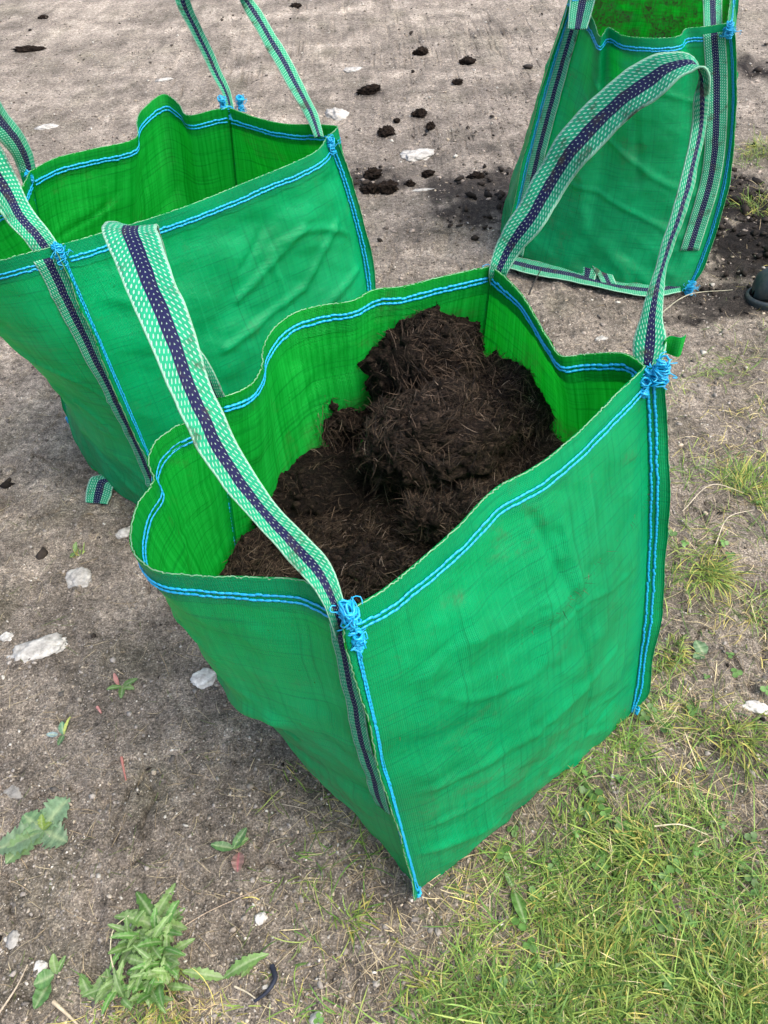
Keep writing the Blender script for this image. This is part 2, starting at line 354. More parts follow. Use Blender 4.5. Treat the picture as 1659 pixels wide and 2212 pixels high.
    def build(s, straps=(), fins=(0, 1, 2, 3), nu=110, nv=140):
        for i in range(4):
            u, v = np.meshgrid(np.linspace(0, 1, nu), np.r_[np.linspace(0, .08, 12)[:-1], np.linspace(.08, 1, nv-11)])
            p = s.S(i, u, v)
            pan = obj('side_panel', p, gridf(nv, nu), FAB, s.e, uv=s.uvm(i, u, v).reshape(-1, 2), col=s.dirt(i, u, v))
            # hem folded to both faces, standing a little proud
            for sg in (1, -1):
                hv = np.linspace(-.003, .058, 8); uu, vv = np.meshgrid(np.linspace(0, 1, nu), hv)
                wig = .0035*fbm(uu*26, vv*0+sg, s.seed+200+i, 2); vv2 = vv+wig*sstep(.03, .058, vv)
                hp = s.S(i, uu, np.maximum(vv2, 0), sg*.0016) + np.array([0, 0, 1.])*np.maximum(-vv2, 0)[..., None]
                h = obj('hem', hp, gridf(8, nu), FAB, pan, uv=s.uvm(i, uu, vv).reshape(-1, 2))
            ed = s.S(i, np.linspace(0, 1, 240), np.zeros(240))+np.array([0, 0, .0022])+rng.normal(0, .0006, (240, 3)); V, Fc = tube(ed, .0009, 4)
            obj('frayed_edge', V, Fc, FRAY, pan)
            Vs, Fs, o = [], [], 0
            us = np.linspace(.012, .988, 220)
            for sg in (1, -1):
                for v0 in ((.021, .030) if (s.seed == 100 and i in (1, 2)) else (.031, .041)):
                    vv = v0+.0025*fbm(us*9, us*0, s.seed+300+i, 2)
                    pts = s.S(i, us, vv, sg*.0028); V, Fc = s.stitch_row(pts, np.tile(s.nrm(i)*sg, (220, 1)), .0054, .0088)
                    Vs.append(V); Fs.append(Fc+o); o += len(V)
            st = obj('stitching', np.concatenate(Vs), np.concatenate(Fs), BLUE, pan); st['kind'] = 'stuff'
        # base
        ring = np.concatenate([s.S(i, np.linspace(0, 1, 20)[:-1], np.ones(19)) for i in range(4)]); c0 = s.ctr.copy(); c0[2] = .006
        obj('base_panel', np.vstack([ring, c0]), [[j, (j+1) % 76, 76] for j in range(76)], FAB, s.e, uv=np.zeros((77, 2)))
        # corner seams: the sewn allowance stands out as a fin, stitched through
        for c in fins:
            nb = unit(s.nrm((c-1) % 4)+s.nrm(c)); vv = np.linspace(0, .985, 120); base = s.corner(c, vv)
            base = s.S(c, np.zeros(120), vv)
            wdt = s.finw[c] if hasattr(s, 'finw') else .024
            sd_ = np.cross(nb, [0, 0, 1.])
            wid = wdt*(1+.28*fbm(vv*5, vv*0, s.seed+400+c, 2))*(1-.75*sstep(.9, 1, vv)); bend = .008*fbm(vv*6, vv*0, s.seed+410+c, 2)
            if s.seed == 100 and c == 0: wid = wid+.020*np.exp(-((vv-.93)/.045)**2)
            rows = []
            for t in np.linspace(-.15, 1, 6): rows.append(base+nb*(wid*t)[:, None]+sd_*(bend*t*t)[:, None])
            fin = np.stack(rows, 1); q = gridf(120, 6)
            a = fin+sd_*.0014; b = fin-sd_*.0014; V = np.concatenate([a.reshape(-1, 3), b.reshape(-1, 3)])
            e = np.arange(119)*6+5; cap = np.stack([e, e+6, e+6+720, e+720], -1)
            uvs = np.stack([np.tile(np.linspace(0, .03, 6), 120), np.repeat(vv*.86, 6)], -1)
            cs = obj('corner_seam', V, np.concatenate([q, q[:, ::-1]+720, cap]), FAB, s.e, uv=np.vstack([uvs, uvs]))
            V, Fc = tube(fin[:, -1]+rng.normal(0, .0006, (120, 3)), .0009, 4); obj('frayed_edge', V, Fc, FRAY, cs)
            Vs, Fs, o = [], [], 0
            for sg in (1, -1):
                for t in (.12, .42):
                    pts = base+nb*(wid*t)[:, None]+sd_*(bend*t*t+sg*.0022)[:, None]
                    V, Fc = s.stitch_row(pts, np.tile(sd_*sg, (120, 1)), .0054, .0088); Vs.append(V); Fs.append(Fc+o); o += len(V)
            st = obj('stitching', np.concatenate(Vs), np.concatenate(Fs), BLUE, cs); st['kind'] = 'stuff'
            s.knot(s.top[c]+nb*.006+np.array([0, 0, -.012]), .017, 34)
            s.knot(s.corner(c, .985)+nb*.010+np.array([0, 0, .008]), .013, 20)
        for (i, ua, ub, va, vb, wob) in straps:
            vv = np.linspace(va, vb, 60); um = (ua+ub)/2+wob*fbm(vv*4, vv*0, s.seed+500, 2); hw = (ub-ua)/2
            A = s.S(i, np.clip(um-hw, 0, 1), vv, .0045); B = s.S(i, np.clip(um+hw, 0, 1), vv, .0045)
            ribbon('corner_strap', A, B, s.e, samples=None)
    def knot(s, c, r, n):
        r = r*.82; n = int(n*.8)
        Vs, Fs, o = [], [], 0
        for k in range(n//3):
            a = c+rng.normal(0, r*.3, 3); d = unit(rng.normal(0, 1, 3)); L = r*rng.uniform(.5, 1.25); m1 = a+d*L*.4+rng.normal(0, r*.25, 3); m2 = a+d*L*.75+rng.normal(0, r*.3, 3)
            V, F_ = tube(crom([a, m1, m2, a+d*L+[0, 0, -r*.2]], 8), .0008, 4); Vs.append(V); Fs.append(F_+o); o += len(V)
        for k in range(n//3+8):      # flat turns of thread wound round the corner
            t = np.linspace(0, 2*math.pi, 13); ax = unit(np.array([0, 0, 1.])*1.2+rng.normal(0, .6, 3)); e1 = unit(np.cross(ax, [0.3, .2, .1])); e2 = np.cross(ax, e1)
            pts = c+np.array([0, 0, rng.uniform(-.9, .9)*r])+(np.cos(t)[:, None]*e1*rng.uniform(.35, .6)+np.sin(t)[:, None]*e2*rng.uniform(.2, .5))*r+rng.normal(0, r*.05, (13, 3))+rng.normal(0, r*.07, 3)
            V, F_ = tube(pts, .0015, 5); Vs.append(V); Fs.append(F_+o); o += len(V)
        obj('thread_knot', np.concatenate(Vs), np.concatenate(Fs), BLUE, s.e)
def tube(pts, r, k=6, taper=None):
    pts = np.asarray(pts, float); T = unit(np.gradient(pts, axis=0)); up = np.array([.13, .21, .97]); A = unit(np.cross(T, up)); B = np.cross(T, A)
    t = np.linspace(0, 2*math.pi, k, endpoint=False); rr = np.full(len(pts), r) if taper is None else r*taper
    V = pts[:, None]+(np.cos(t)[None, :, None]*A[:, None]+np.sin(t)[None, :, None]*B[:, None])*rr[:, None, None]
    return V.reshape(-1, 3), gridf(len(pts), k, True)
def ribbon(name, A, B, parent, samples=90, th=.0024, cup=0.0, nw=9):
    """a strap between two edge curves, given thickness"""
    A = np.asarray(A, float); B = np.asarray(B, float)
    if samples:
        AB = crom(np.hstack([(A+B)/2, B-A]), samples); C_, D_ = AB[:, :3], AB[:, 3:]; A, B = C_-D_/2, C_+D_/2
    if samples:
        sd0 = rng.uniform(0, 50); tt = np.linspace(0, samples/12, samples); wd0 = unit(B-A); g0 = np.cross(unit(np.gradient((A+B)/2, axis=0)), wd0)
        A = A+wd0*(.0016*fbm(tt*2+sd0, tt*0, 3, 2))[:, None]+g0*(.0060*fbm(tt+sd0, tt*0+4, 5, 2))[:, None]; B = B+wd0*(.0016*fbm(tt*2+sd0, tt*0+9, 4, 2))[:, None]+g0*(.0060*fbm(tt+sd0, tt*0+14, 6, 2))[:, None]
    n = len(A); T = unit(np.gradient((A+B)/2, axis=0)); Wd = unit(B-A); Nn = unit(np.cross(T, Wd)); L = np.r_[0, np.cumsum(np.linalg.norm(np.diff((A+B)/2, axis=0), axis=1))]
    x = np.linspace(0, 1, nw); mid = A[:, None]*(1-x)[None, :, None]+B[:, None]*x[None, :, None]
    rip = (cup*4*x*(1-x))[None, :]+.0009*fbm(L[:, None]*60+x[None]*3, x[None]*4+L[:, None]*0, 77, 2)
    mid = mid+Nn[:, None]*rip[..., None]
    a = mid+Nn[:, None]*th/2; b = mid-Nn[:, None]*th/2; q = gridf(n, nw); m = n*nw
    V = np.concatenate([a.reshape(-1, 3), b.reshape(-1, 3)])
    i = np.arange(n-1)*nw; s1 = np.stack([i, i+nw, i+nw+m, i+m], -1); j = i+nw-1; s2 = np.stack([j+m, j+nw+m, j+nw, j], -1)
    k = np.arange(nw-1); e1 = np.stack([k, k+m, k+1+m, k+1], -1); e2 = e1+(n-1)*nw
    uv = np.stack([np.tile(x, n), np.repeat(L, nw)], -1)
    return obj(name, V, np.concatenate([q, q[:, ::-1]+m, s1, s2, e1, e2[:, ::-1]]), WEB, parent, uv=np.vstack([uv, uv]))
def rows(lst): return [P(a, b, z) for a, b, c_, d, z in lst], [P(c_, d, z) for a, b, c_, d, z in lst]
def pl(lst): return [P(*q) for q in lst]
# --- the full bag in front
zt = .84
F_, R_, K_, L_ = P(755, 1322, zt), P(1393, 795, zt), P(1062, 578, zt), P(470, 862, zt)
Fb, Rb = P(905, 1925, 0), P(1362, 1545, 0); dd = Rb-Fb; pp = np.array([-dd[1], dd[0], 0]); Kb, Lb = Rb+pp*.98, Fb+pp*.98
main = Bag('bulk_bag', 'full green woven bulk bag in front, open and heaped with dark peat', [F_, R_, K_, L_], [Fb, Rb, Kb, Lb],
    [[F_]+pl([(830, 1275, .838), (905, 1218, .832), (1000, 1130, .83), (1060, 1065, .835), (1150, 1015, .83), (1240, 945, .83), (1330, 855, .836)])+[R_],
     [R_]+pl([(1350, 768, .835), (1270, 768, .82), (1212, 772, .815), (1180, 730, .82), (1125, 640, .835), (1095, 608, .84)])+[K_],
     [K_]+pl([(960, 600, .838), (870, 622, .835), (800, 632, .835), (765, 652, .832), (700, 662, .83), (640, 678, .83), (590, 715, .83), (568, 755, .83), (565, 795, .83), (535, 838, .835), (500, 855, .838)])+[L_],
     [L_]+pl([(425, 905, .838), (380, 925, .835), (328, 970, .83), (320, 1000, .825), (333, 1040, .825), (300, 1090, .82), (284, 1145, .82), (290, 1195, .825), (330, 1232, .83), (430, 1246, .835), (560, 1250, .84), (660, 1258, .84), (710, 1285, .84)])+[F_]],
    [(-.004, .0, 0), (.02, .01, 0), (0, 0, 0), (-.01, 0, 0)], [.032, .04, .03, .055], zt, 100,
    creases={0: [([(.52, .08), (.60, .30)], -.006, .012), ([(.62, .34), (.67, .60), (.70, .86)], -.004, .006), ([(.70, .86), (.86, .84)], -.003, .006), ([(.3, .22), (.55, .30), (.62, .28)], .008, .035), ([(.10, .55), (.45, .62), (.8, .60)], .004, .015), ([(.08, .70), (.4, .76)], .004, .015), ([(.6, .12), (.64, .3)], .005, .015), ([(.04, .80), (.3, .90)], .005, .018), ([(.05, .40), (.25, .46)], -.010, .06)],
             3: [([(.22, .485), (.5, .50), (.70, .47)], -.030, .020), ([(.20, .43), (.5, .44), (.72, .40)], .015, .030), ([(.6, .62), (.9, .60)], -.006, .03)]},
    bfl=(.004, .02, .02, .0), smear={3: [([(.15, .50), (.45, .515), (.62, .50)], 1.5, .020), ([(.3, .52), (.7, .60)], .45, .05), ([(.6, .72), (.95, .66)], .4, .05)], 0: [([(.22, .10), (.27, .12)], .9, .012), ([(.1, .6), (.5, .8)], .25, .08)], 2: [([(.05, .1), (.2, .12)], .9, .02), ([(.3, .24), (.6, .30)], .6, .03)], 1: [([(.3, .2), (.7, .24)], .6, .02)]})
main.finw = [.016, .030, .022, .022]
main.build(straps=[(3, .952, .998, .05, .60, .012)])
ribbon('handle', *rows([(722, 1372, 760, 1352, .80), (706, 1325, 748, 1312, .838), (672, 1262, 716, 1225, .865), (622, 1205, 664, 1165, .90), (545, 1120, 600, 1092, .94), (480, 1045, 548, 1010, .975), (420, 960, 497, 920, 1.01),
    (372, 860, 450, 812, 1.045), (330, 760, 425, 722, 1.075), (290, 665, 392, 638, 1.10), (248, 570, 360, 560, 1.115), (222, 505, 343, 505, 1.12), (232, 478, 338, 482, 1.112), (262, 482, 345, 500, 1.095), (290, 520, 352, 530, 1.07), (330, 600, 370, 590, 1.03), (360, 700, 395, 690, .98), (420, 810, 460, 800, .90), (440, 850, 480, 845, .855), (455, 880, 492, 872, .82)]), main.e, 150, cup=.003)
ribbon('handle', *rows([(1062, 622, 1092, 628, .80), (1058, 585, 1096, 592, .84), (1072, 535, 1116, 555, .868), (1110, 455, 1165, 495, .92), (1160, 370, 1218, 415, .97), (1220, 275, 1280, 335, 1.03), (1290, 200, 1350, 262, 1.08), (1370, 140, 1430, 205, 1.125), (1440, 115, 1492, 160, 1.15),
    (1488, 122, 1520, 152, 1.155), (1506, 150, 1531, 168, 1.145), (1500, 205, 1532, 205, 1.12), (1497, 270, 1525, 262, 1.08), (1475, 370, 1507, 362, 1.035), (1445, 480, 1475, 475, .985), (1412, 590, 1440, 590, .93), (1385, 680, 1430, 680, .885), (1367, 750, 1438, 748, .848), (1372, 792, 1425, 792, .825)]), main.e, 150, cup=.004)
main.knot(F_+np.array([.0, -.008, .005]), .021, 40); main.knot(F_+np.array([.006, -.008, -.04]), .017, 30); main.knot(R_+np.array([.02, -.01, 0]), .024, 60); main.knot(R_+np.array([.0, -.012, -.025]), .018, 30)
# little upstanding ear of cloth beside the right corner
ear = np.stack([P(1430, 770, .83), P(1470, 765, .84), P(1437, 738, .86), P(1482, 722, .865)]); 
uu, vv = np.meshgrid(np.linspace(0, 1, 8), np.linspace(0, 1, 8)); e_ = (ear[0]*(1-uu)[..., None]+ear[1]*uu[..., None])*(1-vv)[..., None]+(ear[2]*(1-uu)[..., None]+ear[3]*uu[..., None])*vv[..., None]
e_ = e_+np.array([0, .006, 0])*np.sin(uu*6)[..., None]
E1 = np.concatenate([e_.reshape(-1, 3), (e_+np.array([0, .002, .0005])).reshape(-1, 3)]); q = gridf(8, 8)
obj('cloth_ear', E1, np.concatenate([q, q[:, ::-1]+64]), FAB, main.e, uv=np.vstack([np.stack([uu.ravel()*.03, vv.ravel()*.03], -1)]*2))
# --- the slack bag on the left
zt = .80
A_, B_, C_, D_ = P(128, 532, zt), P(705, 300, zt), P(495, 235, zt), P(66, 372, zt)
Ab = P(395, 1150, 0); Bb = A_*0+Ab+np.array([.50, .43, 0]); pp = np.array([-.40, .48, 0]); Cb, Db = Bb+pp*.95, Ab+pp
left = Bag('bulk_bag', 'slack green bulk bag behind the full one, half empty with wavy rim', [A_, B_, C_, D_], [Ab, Bb, Cb, Db],
    [[A_]+pl([(215, 508, .80), (400, 450, .795), (560, 385, .795), (640, 352, .80), (690, 325, .80)])+[B_],
     [B_]+pl([(722, 285, .80), (730, 278, .803), (700, 272, .80), (620, 270, .79), (560, 258, .79)])+[C_],
     [C_]+pl([(470, 238, .80), (402, 250, .79), (385, 225, .80), (356, 206, .81), (312, 236, .80), (296, 265, .80), (295, 300, .79), (200, 325, .79), (120, 345, .795)])+[D_],
     [D_]+pl([(35, 420, .80), (-60, 470, .78), (-170, 530, .76), (-180, 570, .77), (-70, 582, .79), (50, 552, .80)])+[A_]],
    [(0, 0, 0), (.05, .02, 0), (0, 0, 0), (0, 0, 0)], [.03, .10, .03, .04], zt, 300,
    creases={0: [([(.45, .30), (.75, .18)], .009, .012), ([(.35, .42), (.7, .36), (.9, .22)], .009, .012), ([(.5, .22), (.62, .14)], -.006, .012), ([(.55, .5), (.95, .4)], .008, .014), ([(.5, .12), (.95, .10)], -.005, .03)]}, bfl=(.02, .05, .03, .04))
left.build(straps=[(3, .93, 1.0, .02, .95, .0), (1, .0, .03, .05, .9, 0)], nu=90, nv=110)
ribbon('handle', *rows([(96, 575, 148, 560, .77), (58, 528, 118, 515, .81), (20, 485, 70, 450, .85), (0, 455, 30, 370, .88), (-50, 400, -10, 300, .93), (-110, 290, -60, 180, 1.02), (-130, 150, -70, 90, 1.07), (-90, 110, -50, 90, 1.06), (-50, 210, -30, 145, 1.0), (-20, 275, 0, 215, .94), (18, 325, 42, 280, .87), (40, 365, 68, 338, .81), (55, 400, 78, 380, .77)]), left.e, 110, cup=.003)
ribbon('handle', *rows([(487, 240, 505, 238, .785), (485, 212, 499, 205, .80), (457, 155, 474, 146, .85), (415, 72, 437, 62, .93), (376, -5, 408, -8, 1.0), (372, -70, 410, -60, 1.06), (410, -110, 440, -80, 1.09), (470, -90, 500, -60, 1.07), (512, -10, 541, -8, 1.0), (565, 85, 597, 78, .93), (618, 182, 650, 174, .86), (664, 262, 690, 258, .81), (680, 300, 700, 298, .785)]), left.e, 110, cup=.003)
left.knot(A_+np.array([.0, -.01, -.01]), .024, 50); left.knot(C_+np.array([-.015, .01, .01]), .022, 40); left.knot(C_+np.array([.03, .0, .01]), .02, 40); left.knot(B_+np.array([.01, -.01, -.01]), .022, 40)
ribbon('base_strap', *rows([(262, 1000, 300, 1015, .03), (243, 1015, 272, 1040, .035), (222, 1025, 252, 1050, .04), (202, 1030, 246, 1048, .035), (188, 1060, 240, 1072, .012), (186, 1086, 234, 1090, .006)]), left.e, 40)
# --- the bag at the back right
A2, B2 = P(1237, 12, zt), P(1572, 52, zt); Ab2, Bb2 = P(1100, 563, 0), P(1482, 632, 0)
d2 = unit(B2-A2); p2 = np.array([-d2[1], d2[0], 0]); vd = np.array([.10, .30, .08]); C2, D2 = B2+vd, A2+vd; vd = np.array([.10, .50, 0]); Cb2, Db2 = Bb2+vd, Ab2+vd
back = Bag('bulk_bag', 'upright green bulk bag farther back with straps down both front corners', [A2, B2, C2, D2], [Ab2, Bb2, Cb2, Db2],
    [[A2]+pl([(1262, 20, .80), (1280, 42, .79), (1300, 80, .775), (1312, 62, .785), (1345, 78, .78), (1400, 84, .78), (1470, 78, .78), (1481, 64, .785), (1520, 60, .79)])+[B2], None, None, None],
    [(-.02, -.01, 0), (.075, .02, 0), (.06, 0, 0), (0, 0, 0)], [.06, .03, .05, .05], zt, 500,
    creases={0: [([(.55, .2), (.62, .55)], -.006, .02), ([(.2, .3), (.4, .75)], .006, .04)]}, bfl=(.02, .02, .02, .02), smear={2: [([(0, .35), (1, .35)], 1.8, .4)], 3: [([(0, .4), (1, .4)], .5, .3)]})  # rear and left walls: peat smudges plus shade of the opening painted into the colour
back.build(straps=[(0, .004, .085, .02, .96, .0), (0, .90, .985, .02, .82, .01)], nu=80, nv=100)
ribbon('handle', *rows([(1226, 60, 1268, 64, .775), (1232, 0, 1284, 4, .82), (1245, -80, 1300, -75, .90), (1290, -160, 1340, -140, .98), (1380, -200, 1390, -150, 1.02), (1480, -170, 1470, -120, 1.0), (1515, -70, 1560, -80, .90), (1517, 0, 1560, 0, .82), (1520, 66, 1560, 68, .775)]), back.e, 90, cup=.003)
back.knot(A2+np.array([0, -.02, .005]), .026, 50); back.knot(B2+np.array([0, -.02, -.01]), .026, 50); back.knot(Bb2+np.array([0, -.02, .03]), .03, 50)
ribbon('base_strap', *rows([(1085, 575, 1092, 548, .035), (1150, 592, 1160, 566, .03), (1250, 612, 1262, 588, .025), (1340, 632, 1345, 608, .02), (1420, 640, 1420, 612, .02), (1470, 632, 1468, 604, .02)]), back.e, 60)
ribbon('base_strap', *rows([(1250, 600, 1282, 610, .02), (1248, 575, 1292, 582, .05), (1250, 556, 1292, 560, .08), (1262, 553, 1298, 556, .085), (1280, 575, 1312, 574, .06), (1300, 612, 1332, 615, .02)]), back.e, 50)
# ------------------------------------------------------------------ peat
def ico(sub):
    import bmesh
    bm = bmesh.new(); bmesh.ops.create_icosphere(bm, subdivisions=sub, radius=1); v = np.array([x.co[:] for x in bm.verts]); f = np.array([[a.index for a in q.verts] for q in bm.faces]); bm.free(); return v, f
ICO5, ICO2, ICO1, ICO3, ICO4 = ico(5), ico(2), ico(1), ico(3), ico(4)
def n3(v, s, seed, o=4, g=.55): return (fbm(v[:, 0]*s+v[:, 2]*s*.7, v[:, 1]*s-v[:, 2]*s*.45, seed, o, g)+fbm(v[:, 2]*s+3, v[:, 0]*s*.8-v[:, 1]*s*.6, seed+9, o, g))*.6
def strips(P0, D, Ln, Wd, col, segs=4, droop=0., curl=.5, up=None):
    """many curved ribbon blades; P0 n,3; D n,3 start direction"""
    n = len(P0); t = np.linspace(0, 1, segs+1); side = unit(np.cross(D, np.array([0, 0, 1.])+rng.normal(0, .2, (n, 3))))
    bend = side*rng.normal(0, curl, (n, 1))+rng.normal(0, curl*.5, (n, 3))
    pos = P0[:, None]+(D[:, None]*t[None, :, None]+bend[:, None]*(t**2)[None, :, None]*.5-np.array([0, 0, 1.])*droop[:, None, None]*(t**2)[None, :, None] if not np.isscalar(droop) else D[:, None]*t[None, :, None]+bend[:, None]*(t**2)[None, :, None]*.5-np.array([0, 0, 1.])*droop*(t**2)[None, :, None])*Ln[:, None, None]
    wv = Wd[:, None]*np.array([.7]+[1.]*(segs-1)+[.15])[None]
    V = np.stack([pos-side[:, None]*wv[..., None]/2, pos+side[:, None]*wv[..., None]/2], 2)  # n,s+1,2,3
    f = gridf(segs+1, 2); F = (f[None]+np.arange(n)[:, None, None]*(2*(segs+1))).reshape(-1, 4)
    return V.reshape(-1, 3), F, np.repeat(col, 2*(segs+1), 0)
def lump(c, r, seed, sub=ICO5, sq=.8, rough=.30, fine=.10):
    v, f = sub; d = v.copy(); rad = 1+rough*1.15*n3(v, 1.3, seed, 3)+.30*n3(v, 3.4, seed+3, 4, .6)+fine*1.9*n3(v, 9, seed+5, 4, .75)
    d = d*rad[:, None]*np.array(r)*np.array([1, 1, sq]); return d+c, f
def fibres(cv, cf, n, seed, ln=(.012, .045), wd=.0007):
    tri = cf[rng.integers(0, len(cf), n)]; a, b, c_ = cv[tri[:, 0]], cv[tri[:, 1]], cv[tri[:, 2]]; nn = unit(np.cross(b-a, c_-a)); p0 = (a+b+c_)/3
    k = (nn[:, 2] > -.2) & (rng.random(n) < np.clip(.65+1.5*n3(p0*16, 1, seed+70, 3), .06, 1)); p0, nn = p0[k], nn[k]; m = len(p0)
    tn = unit(np.cross(nn, unit(rng.normal(0, 1, (m, 3))))); flow = unit(np.stack([np.cos(n3(p0*9, 1, seed)*6), np.sin(n3(p0*9, 1, seed)*6), np.zeros(m)], -1)); tn = unit(tn+flow*1.2); tn = unit(tn-nn*(tn*nn).sum(1, keepdims=True))
    D = unit(tn+nn*rng.uniform(-.05, .35, (m, 1))); L = rng.uniform(ln[0], ln[1], m)*rng.uniform(.4, 1, m)
    pal = np.array([[.008, .006, .005], [.022, .015, .010], [.045, .030, .020], [.085, .058, .038], [.17, .13, .10]]); col = pal[rng.choice(5, m, p=[.24, .30, .27, .16, .03])]
    return strips(p0+nn*.001, D, L, rng.uniform(.6, 1.6, m)*wd, col, 4, .15, .55)
def clod(c, r, label, seed, n=2600, group='peat clods heaped in the full bag', sq=.8, sub=ICO5, rough=.3, mat=None):
    e = thing('peat_clod', tuple(c), label, 'peat clod', group); v, f = lump(np.array(c), r, seed, sub, sq, rough)
    obj('clod_body', v, f, mat or PEAT, e); V, Fc, cc = fibres(v, f, int(n*3.6), seed, (.008, .05), .00075); o = obj('fibre', V, Fc, FIBRE, e, col=cc, smooth=False); o['kind'] = 'stuff'; crumbs_on(e, v, f, 1500, seed)
def heap(bag, v0, fn, label, n, seed, ins=.97):
    ring = []
    for i in range(4): ring.append(bag.S(i, np.linspace(0, 1, 40)[:-1], np.full(39, v0), -.004))
    ring = np.concatenate(ring); c0 = ring.mean(0); ts = np.linspace(0, 1, 90)**.8*ins
    V = c0+(ring[None]-c0)*ts[:, None, None]; x, y = V[..., 0], V[..., 1]; V[..., 2] = fn(x, y, ts[:, None])
    e = thing('peat_heap', (c0[0], c0[1], 0), label, 'peat'); e['kind'] = 'stuff'
    f = gridf(90, len(ring), True); o = obj('heap_surface', V, f, PEAT, e); o['kind'] = 'stuff'
    vv = V.reshape(-1, 3); tr = f[:, :3]; V2, Fc, cc = fibres(vv, tr[:, ::-1], n, seed); o = obj('fibre', V2, Fc, FIBRE, e, col=cc, smooth=False); o['kind'] = 'stuff'; crumbs_on(e, vv, tr, 6000 if n > 5000 else 800, seed)
def crumbs_on(e, V, f, n, seed, rmax=.009):
    tri = f[rng.integers(0, len(f), n)]; p = V[tri[:, 0]]; nn = unit(np.cross(V[tri[:, 1]]-p, V[tri[:, 2]]-p)); k = nn[:, 2] > 0 if (nn[:, 2] > 0).mean() > .3 else nn[:, 2] < 0; p = p[k]
    v0, f0 = ICO1; m = len(p); rad = rng.gamma(1.6, .0018, m).clip(.0012, rmax); W = v0[None]*rng.uniform(.5, 1.5, (m, len(v0), 1))*rad[:, None, None]*rng.uniform(.6, 1.4, (m, 1, 3))+p[:, None]
    F0 = (f0[None]+np.arange(m)[:, None, None]*len(v0)).reshape(-1, 3); o = obj('crumb', W.reshape(-1, 3), F0, PEAT, e, smooth=False); o['kind'] = 'stuff'
ctrm = (F_+R_+K_+L_)/4
def hm(x, y, t):
    b = .508+.075*sstep(-.15, .35, x-(y-.8)*.1)+.035*sstep(.6, 1.0, y)
    return b+.030*fbm(x*7, y*7, 5, 4)+.012*fbm(x*26, y*26, 8, 4, .65)+.006*fbm(x*80, y*80, 12, 3, .7)
heap(main, .29, hm, 'loose dark peat filling the full bag between its clods', 42000, 5, .965)
clod(P(915, 795, .67), (.11, .10, .13), 'tallest peat clod at the back of the full bag', 21, 3600)
clod(P(925, 955, .645), (.115, .09, .095), 'large fibrous peat clod in the middle of the heap', 31, 3600, mat=PEATDRY)
clod(P(1085, 885, .62), (.095, .085, .10), 'peat clod on the heap near the right corner strap', 41, 3200)
clod(P(718, 890, .585), (.070, .060, .075), 'small ragged peat clod against the left rear wall of the full bag', 51, 1600)
clod(P(672, 1070, .505), (.15, .125, .08), 'darkest broad peat clod beneath the big arched handle', 61, 900, mat=PEATWET)
clod(P(1015, 1125, .575), (.095, .06, .065), 'pale brown peat clod just behind the front right rim', 71, 3600, mat=PEATPALE)
clod(P(760, 1255, .60), (.075, .05, .045), 'small flat peat clod tucked into the front corner of the full bag', 81, 1400)
heap(left, .72, lambda x, y, t: .22+.02*fbm(x*7, y*7, 5, 4), 'dark peat lying low inside the slack bag', 1500, 6)
heap(back, .66, lambda x, y, t: .28+.03*fbm(x*7, y*7, 15, 4), 'dark peat inside the bag farther back', 1500, 16)
# spilled peat lumps that can be told apart
G2 = 'peat lumps spilled on the soil'
for k, (px, py, rx, ry, lab) in enumerate([(803, 200, .085, .045, 'largest black peat lump on the pale soil behind the slack bag'), (907, 252, .045, .04, 'peat lump with a notch above the round one'), (835, 289, .05, .045, 'round black peat lump nearest the slack bag'),
        (930, 278, .028, .035, 'small upright peat lump right of the notched one'), (912, 118, .06, .04, 'dark peat lump near the top between two smaller ones'), (1010, 138, .05, .04, 'peat lump near the back bag high up on the soil'), (990, 183, .035, .028, 'small peat lump below the two highest ones'),
        (62, 110, .13, .035, 'long flat black peat streak at the far left of the soil'), (858, 264, .02, .02, 'tiny peat lump beside the round one'), (640, 18, .05, .03, 'dark crumb of peat at the top edge of the soil'), (95, 40, .045, .03, 'grey brown soil lump at the top left'),
        (805, 385, .055, .05, 'black peat lump touching the right side of the slack bag'), (835, 412, .07, .05, 'wet looking peat lump beside the slack bag'), (800, 415, .05, .04, 'peat lump half under the slack bag'), (885, 400, .03, .025, 'small crumbly peat lump in the gap between bags'), (1030, 385, .05, .035, 'peat lump at the foot of the back bag strap'), (925, 380, .04, .03, 'small dark lump above the crumbs between the bags')]):
    p = GP(px, py); v, f = lump(p+np.array([0, 0, ry*.25]), (rx*.72, ry*.8, ry*.7), 600+k*7, ICO4, .8, .55, .34)
    tag(obj('peat_lump', v, f, PEAT, None), lab, 'peat lump', G2)
def joined(name, pts, rad, cols, mat, base, label, cat, seed, flat=.7):
    v, f = base; n = len(pts); nv = len(v); r = rng.uniform(.45, 1.5, (n, nv, 1)); an = rng.uniform(.5, 1.5, (n, 1, 3)); a = rng.uniform(0, 6.28, n)
    V = v[None]*r*an*rad[:, None, None]*np.array([1, 1, flat]); c, s_ = np.cos(a)[:, None], np.sin(a)[:, None]
    V = np.stack([V[..., 0]*c-V[..., 1]*s_, V[..., 0]*s_+V[..., 1]*c, V[..., 2]], -1)+pts[:, None]
    F = (f[None]+np.arange(n)[:, None, None]*nv).reshape(-1, 3)
    return tag(obj(name, V, F, mat, None, col=np.repeat(cols, nv, 0), smooth=False), label, cat, None, 'stuff')
# scatter helpers: sample ground points, denser where the eye is close
def scatter(n, ymax=6.5):
    y = .12+(ymax-.12)*rng.random(n)**1.7; x = rng.uniform(-.64, .92, n)*(y*.95+1.15); return x, y
foot = [[b[:2] for b in bg_.base] for bg_ in (main, left, back)]
def outside(x, y):
    k = np.ones(len(x), bool)
    for q in foot: k &= ~in_poly(x, y, q)
    return k
